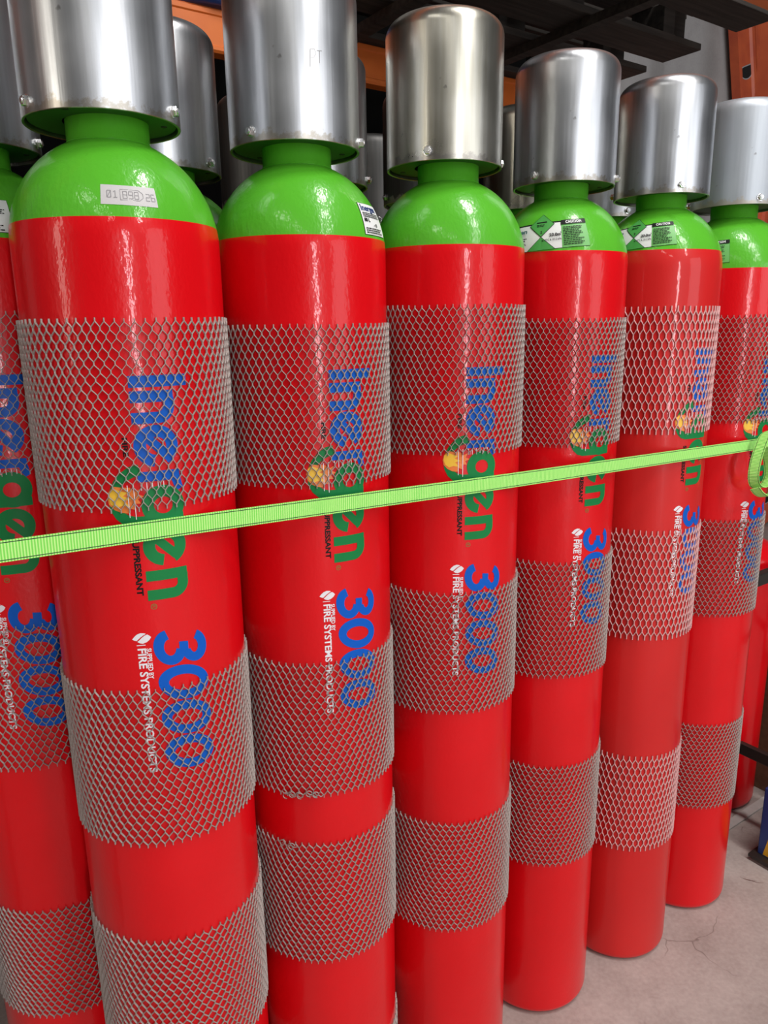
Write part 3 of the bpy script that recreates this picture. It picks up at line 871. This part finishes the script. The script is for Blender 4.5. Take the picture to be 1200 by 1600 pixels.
RS = R + 0.0016
pts, wd = [], []
def sz(d): return 1.3500 - 0.0222 * d
for d, n in ((-1.1, -0.137), (-0.6, -0.1365), (-0.25, -0.136), (-0.05, -0.1355), (0.02, -0.1355), (0.25, -0.1395), (0.53, -0.1452), (0.60, -0.1452), (0.9, -0.1430), (1.14, -0.1402), (1.20, -0.1400), (1.42, -0.1364)):
    pts.append(P(d, n, sz(d))); wd.append((0, 0, 1))
c6 = Vector((FC[5][0], FC[5][1], 0))
for i in range(0, 21):
    a = -PI / 2 + i * (PI / 2 + 0.35) / 20
    q = c6 + DV * (RS * math.cos(a)) + NV * (RS * math.sin(a))
    pts.append((q.x, q.y, sz(1.459) - 0.003 * i / 20)); wd.append((0, 0, 1))
e0 = Vector(pts[-1])
pts.append(tuple(e0 + NV * 0.30 - DV * 0.11)); wd.append((0, 0, 1))
tag(mesh_obj('cargo_strap', ribbon_mesh('cargo_strap', pts, wd, 0.0262, 0.0018, M['strap'])), 'bright green webbing strap drawn across the front of the red cylinders', 'strap')

def lp(d, n, z): return P(d, n, z)
# the slack end: a hanging loop of the same webbing over the strap, at the last cylinder
def smooth(ptsin, k=6):
    out = []
    n = len(ptsin)
    for i in range(n - 1):
        p0, p1, p2, p3 = [Vector(ptsin[j]) for j in (max(i - 1, 0), i, i + 1, min(i + 2, n - 1))]
        for s in range(k):
            t = s / k
            out.append(0.5 * ((2 * p1) + (p2 - p0) * t + (2 * p0 - 5 * p1 + 4 * p2 - p3) * t * t + (3 * p1 - p0 - 3 * p2 + p3) * t ** 3))
    out.append(Vector(ptsin[-1]))
    return out
_lp = [lp(1.450, -0.158, 1.348), lp(1.419, -0.160, 1.352), lp(1.390, -0.161, 1.343), lp(1.372, -0.162, 1.318), lp(1.360, -0.162, 1.288), lp(1.354, -0.163, 1.255), lp(1.362, -0.164, 1.232), lp(1.382, -0.165, 1.222), lp(1.406, -0.166, 1.226), lp(1.420, -0.166, 1.247), lp(1.411, -0.166, 1.278), lp(1.396, -0.166, 1.303), lp(1.386, -0.165, 1.318)]
_sp = smooth(_lp)
_wdir = (-NV * 0.93 + DV * 0.28 + Vector((0, 0, 0.22)))
loop = mesh_obj('strap_loop', ribbon_mesh('strap_loop', [p + _wdir.normalized() * 0.008 for p in _sp], [_wdir] * len(_sp), 0.024, 0.0018, M['strap']))
tag(loop, 'hanging slack loop of green webbing at the right end of the strap', 'strap')
_l2 = [lp(1.358, -0.176, 1.226), lp(1.372, -0.180, 1.212), lp(1.394, -0.183, 1.203), lp(1.420, -0.183, 1.204), lp(1.443, -0.180, 1.214), lp(1.456, -0.174, 1.234), lp(1.458, -0.168, 1.262)]
_s2 = smooth(_l2)
lo2 = mesh_obj('strap_tail', ribbon_mesh('strap_tail', _s2, [_wdir] * len(_s2), 0.022, 0.0018, M['strap']), loop)

# dark reddish scuff strokes on the concrete
rs_ = random.Random(11)
sc_v, sc_f = [], []
for d, n, ang, ln in ((1.20, -0.46, 0.1, 0.075), (1.26, -0.485, 0.5, 0.05), (1.62, -0.115, -0.9, 0.045), (1.63, -0.135, -0.9, 0.04), (1.05, -0.40, 1.2, 0.03), (1.42, -0.55, 0.7, 0.035), (1.35, -0.36, -0.3, 0.03), (1.13, -0.50, 1.9, 0.02)):
    base_ = P(d, n, 0.0006); cur = []
    for i in range(7):
        t = i / 6
        a_ = ang + 0.5 * t
        p = base_ + Vector((math.cos(a_), math.sin(a_), 0)) * ln * t
        wdt = 0.0013 * (1 - abs(2 * t - 1) * 0.8) * rs_.uniform(0.5, 1.3)
        q = Vector((-math.sin(a_), math.cos(a_), 0)) * wdt
        cur.append((p - q, p + q))
    s0 = len(sc_v)
    for c in cur: sc_v += [c[0], c[1]]
    for i in range(6): sc_f.append((s0 + 2 * i, s0 + 2 * i + 2, s0 + 2 * i + 3, s0 + 2 * i + 1))
so = mesh_obj('floor_scuffs', mk('floor_scuffs', sc_v, sc_f, simple('scuff_stain', (0.12, 0.035, 0.03), 0.7)), fl)
so['kind'] = 'stuff'

# ------------------------------------------------------------------ pallet rack over the cylinders
rack = empty('pallet_rack', tuple(P(0, 0)), ROWANG)
tag(rack, 'orange steel pallet rack standing over the cylinders', 'rack')
def beam_prof(y0, z0, h, dpt=0.05):
    # y0 = front face towards the aisle
    return [(y0, z0 + 0.006), (y0, z0 + 0.014), (y0 + 0.004, z0 + 0.017), (y0 + 0.004, z0 + h * 0.80), (y0, z0 + h * 0.83), (y0, z0 + h * 0.93), (y0 + 0.012, z0 + h * 0.935), (y0 + 0.012, z0 + h), (y0 + dpt, z0 + h), (y0 + dpt, z0), (y0 + 0.006, z0)]
mesh_obj('beam', extrude_profile('rear_beam', beam_prof(1.10, 2.353, 0.113), -1.0, 3.45, M['orange']), rack)
mesh_obj('beam', extrude_profile('front_beam', beam_prof(0.045, 2.353, 0.113), -1.0, 3.45, M['orange']), rack)
def post_mesh(name, h, mat, w_=0.09, dp=0.07):
    prof = [(0, 0), (w_ * 0.16, 0), (w_ * 0.24, 0.012), (w_ * 0.76, 0.012), (w_ * 0.84, 0), (w_, 0), (w_, dp), (w_ * 0.9, dp), (w_ * 0.9, 0.022), (w_ * 0.1, 0.022), (w_ * 0.1, dp), (0, dp)]
    n = len(prof)
    v = [(x, y, 0) for x, y in prof] + [(x, y, h) for x, y in prof]
    f = [(i, (i + 1) % n, n + (i + 1) % n, n + i) for i in range(n)]
    me = mk(name, v, f, mat)
    bm = bmesh.new(); bm.from_mesh(me); bmesh.ops.recalc_face_normals(bm, faces=bm.faces); bm.to_mesh(me); bm.free()
    return me
for d in (-0.65, 0.10, 1.05, 1.58):
    mesh_obj('support_bar', box_mesh('support_bar', d, d + 0.04, 0.096, 1.099, 2.440, 2.466, M['wood_dark']), rack)
PM = post_mesh('rack_post', 3.4, M['orange_old'])
for d in (-1.09, 3.45):
    for n in (0.035, 1.09):
        o = mesh_obj('rack_post', PM, rack); o.location = (d, n, 0)
# black sheet added as a dark backdrop, hiding the lit wall between the caps
tag(mesh_obj('added_backdrop', box_mesh('added_backdrop', -1.5, 2.30, 1.46, 1.475, 0.05, 3.3, simple('black_backing', (0.004, 0.004, 0.004), 0.9, 0.0, 0.0))), 'added black sheet keeping the gaps behind the cylinders dark', 'panel')
bs = bpy.data.objects['added_backdrop']; bs.location = P(0, 0); bs.rotation_euler = (0, 0, ROWANG); bs.location.z = -0.05

def pallet(d0, d1, label, ends):
    root = empty('timber_pallet', tuple(P(d0, 0.26, 2.466)), ROWANG)
    tag(root, label, 'pallet', 'timber pallets on the rack')
    L_ = d1 - d0
    rows = [(0.03, 0.16, ends[0]), (0.31, 0.455, ends[1]), (0.545, 0.655, ends[2]), (0.80, 0.93, ends[2])]
    for y0, y1, ex in rows:
        mesh_obj('bottom_board', box_mesh('bottom_board', 0, L_ + ex, y0, y1, 0.0, 0.020, M['wood_dark'], 0.003), root)
        for x in (0.05, L_ / 2 - 0.06, L_ - 0.16):
            mesh_obj('block', box_mesh('pallet_block', x, x + 0.11, y0 + 0.01, y1 - 0.01, 0.020, 0.105, M['wood_dark'], 0.002), root)
    nb = 8
    for i in range(nb):
        y = 0.02 + i * 0.92 / nb
        mesh_obj('deck_board', box_mesh('deck_board', -0.01, L_ + 0.02, y, y + 0.095, 0.105, 0.125, M['wood_dark'], 0.003), root)
    return root
pallet(0.93, 2.09, 'dark timber pallet overhanging at upper right above the cylinder caps', (-0.02, 0.03, 0.065))
pallet(-0.84, 0.32, 'added dark timber pallet above the nearest cylinders, darkening their caps', (0.0, 0.0, 0.0))  # added pallet, kept for the darkness and reflections it gives the caps

# blue plastic sack slumped on the rear beam
def lump(name, sx, sy, sz_, mat, seed):
    bm = bmesh.new(); bmesh.ops.create_icosphere(bm, subdivisions=4, radius=1)
    rs = random.Random(seed); ph = [rs.uniform(0, 6) for _ in range(9)]
    for v in bm.verts:
        c = v.co
        k = 1 + 0.07 * math.sin(5 * c.x + ph[0] + 3 * c.z) + 0.06 * math.sin(8 * c.y + ph[1] + 5 * c.x) + 0.04 * math.sin(13 * c.z + ph[2] + 9 * c.y)
        v.co = Vector((c.x * sx * k, c.y * sy * k, max(c.z * k, -0.55) * sz_))
    for f_ in bm.faces: f_.smooth = True
    me = bpy.data.meshes.new(name); bm.to_mesh(me); bm.free(); me.materials.append(mat); return me
sack = mesh_obj('plastic_sack', lump('plastic_sack', 0.22, 0.12, 0.12, simple('blue_plastic', (0.02, 0.045, 0.16), 0.3), 4))
sack.location = P(0.62, 1.19, 2.466 + 0.066); sack.rotation_euler = (0, 0, ROWANG)
tag(sack, 'dark blue plastic sack lying on the orange rear beam', 'sack')

# ------------------------------------------------------------------ spare uprights leaning on the wall
def leaning(name, d, lean_top, label):
    root = empty(name, tuple(P(d, 1.95, 0.0)), ROWANG)
    tag(root, label, 'rack upright')
    w_ = 0.195
    mesh_obj('channel', post_mesh('channel', 3.9, M['orange_old'], w_, 0.06), root)
    for k in range(5):
        z = 0.21 + k * 0.76
        pr = arc(0, 0, 0.040, 0.048, 180, 340, 12) + [(0.046, 0.034), (0.040, 0.050), (-0.020, 0.040), (-0.034, 0.034)]
        sl = [(w_ / 2 + x * 1.5, 0.0108, z + y * 0.75) for x, y in pr]
        rim = [(w_ / 2 + x * 1.68, 0.0114, z + y * 0.90) for x, y in pr]
        r_ = mesh_obj('slot_rim', mk('slot_rim', rim, [tuple(range(len(rim)))], M['wall']), root)
        mesh_obj('slot', mk('slot', sl, [tuple(range(len(sl)))], M['black']), r_)
    root.rotation_euler = (0, lean_top, ROWANG)
    return root
leaning('rack_upright', 5.475, -0.277, 'left one of two weathered orange uprights with teardrop slots leaning by the wall')
leaning('rack_upright', 5.685, -0.277, 'right one of two weathered orange uprights, cut by the picture edge')

# ------------------------------------------------------------------ things at the lower right
short = empty('fire_cylinder', tuple(P(1.945, 0.186)), 0.0)
tag(short, 'shorter plain red cylinder standing behind the last front cylinder', 'gas cylinder')
pr = [(0.0, 0.0), (R - 0.03, 0.0)] + [(R - 0.03 + 0.03 * math.sin(PI / 2 * i / 8), 0.03 - 0.03 * math.cos(PI / 2 * i / 8)) for i in range(1, 9)] + [(R, 0.4), (R, 0.86)] + [(R * math.cos(PI / 2 * i / 10 * 0.8), 0.86 + 0.07 * math.sin(PI / 2 * i / 10)) for i in range(1, 11)]
mesh_obj('body', lathe('short_body', pr, 96, M['red'], close_top=True), short)
mesh_obj('collar', lathe('collar', [(0.03, 0.925), (0.045, 0.927), (0.045, 0.98), (0.03, 0.985), (0.001, 0.985)], 40, M['black']), short)

dark = simple('dark_painted_steel', (0.018, 0.014, 0.012), 0.45)
trolley = empty('trolley_frame', tuple(P(0, 0)), ROWANG)
tag(trolley, 'dark steel trolley frame with rails in front of the shorter red cylinder', 'trolley')
mesh_obj('lower_rail', box_mesh('lower_rail', 1.84, 1.86, -0.47, 0.050, 0.250, 0.288, dark, 0.003), trolley)
mesh_obj('upper_rail', box_mesh('upper_rail', 1.63, 2.05, -0.005, 0.020, 0.850, 0.886, dark, 0.003), trolley)
mesh_obj('post', box_mesh('trolley_post', 2.035, 2.065, -0.035, -0.005, 0.0, 1.1, dark, 0.003), trolley)
mesh_obj('post', box_mesh('trolley_post', 1.835, 1.865, -0.50, -0.47, 0.0, 1.1, dark, 0.003), trolley)
cr = mesh_obj('cross_rail', box_mesh('cross_rail', 0, 0.50, -0.01, 0.01, 0.60, 0.63, dark, 0.003), trolley)
cr.location = (1.855, -0.475, 0); cr.rotation_euler = (0, 0, math.atan2(0.45, 0.19))

tp = empty('steel_plate', tuple(P(0, 0)), ROWANG)
tag(tp, 'dark flat steel plate on low feet at the right edge, under the blue box', 'plate')
mesh_obj('toe_plate', box_mesh('toe_plate', 1.71, 2.02, -0.40, -0.085, 0.012, 0.022, dark, 0.002), tp)
for d in (1.74, 1.99):
    for n in (-0.37, -0.12):
        mesh_obj('foot', box_mesh('plate_foot', d - 0.012, d + 0.012, n - 0.012, n + 0.012, 0.0, 0.012, dark), tp)

box = empty('cardboard_box', tuple(P(2.086, 0.0)), ROWANG)
tag(box, 'brown cardboard carton with pale lettering, at the right edge behind the trolley rail', 'box')
mesh_obj('carton', box_mesh('carton', 0.0, 0.36, -0.05, 0.32, 0.0, 0.52, M['card'], 0.003), box)
def on_face(ink, name, mat, x, y0, z0, parent):
    v = [(x, y0 - p[0], z0 + p[1]) for p in ink.v]
    return mesh_obj(name, mk(name, v, ink.f, mat), parent)
k = Ink(); k.text('F', 0.055, 0, 0, 0.0006); k.text('FE', 0.026, 0, -0.045, 0.0002)
on_face(k, 'carton_lettering', simple('pale_print', (0.42, 0.30, 0.22), 0.6), -0.0006, 0.062, 0.105, box)

tub = empty('blue_yellow_box', tuple(P(1.735, -0.240, 0.022)), ROWANG)
tag(tub, 'blue and yellow box standing on the dark toe plate at the right edge', 'box')
mesh_obj('blue_carton', box_mesh('blue_carton', 0.0, 0.25, -0.14, 0.14, 0.0, 0.224, simple('blue_carton_print', (0.012, 0.035, 0.17), 0.35), 0.003), tub)
k = Ink(); k.poly([(0.012, 0.0), (0.275, 0.0), (0.275, 0.16), (0.06, 0.12), (0.026, 0.075)])
on_face(k, 'yellow_panel', simple('yellow_carton_print', (0.60, 0.33, 0.012), 0.4), -0.0008, 0.135, 0.004, tub)
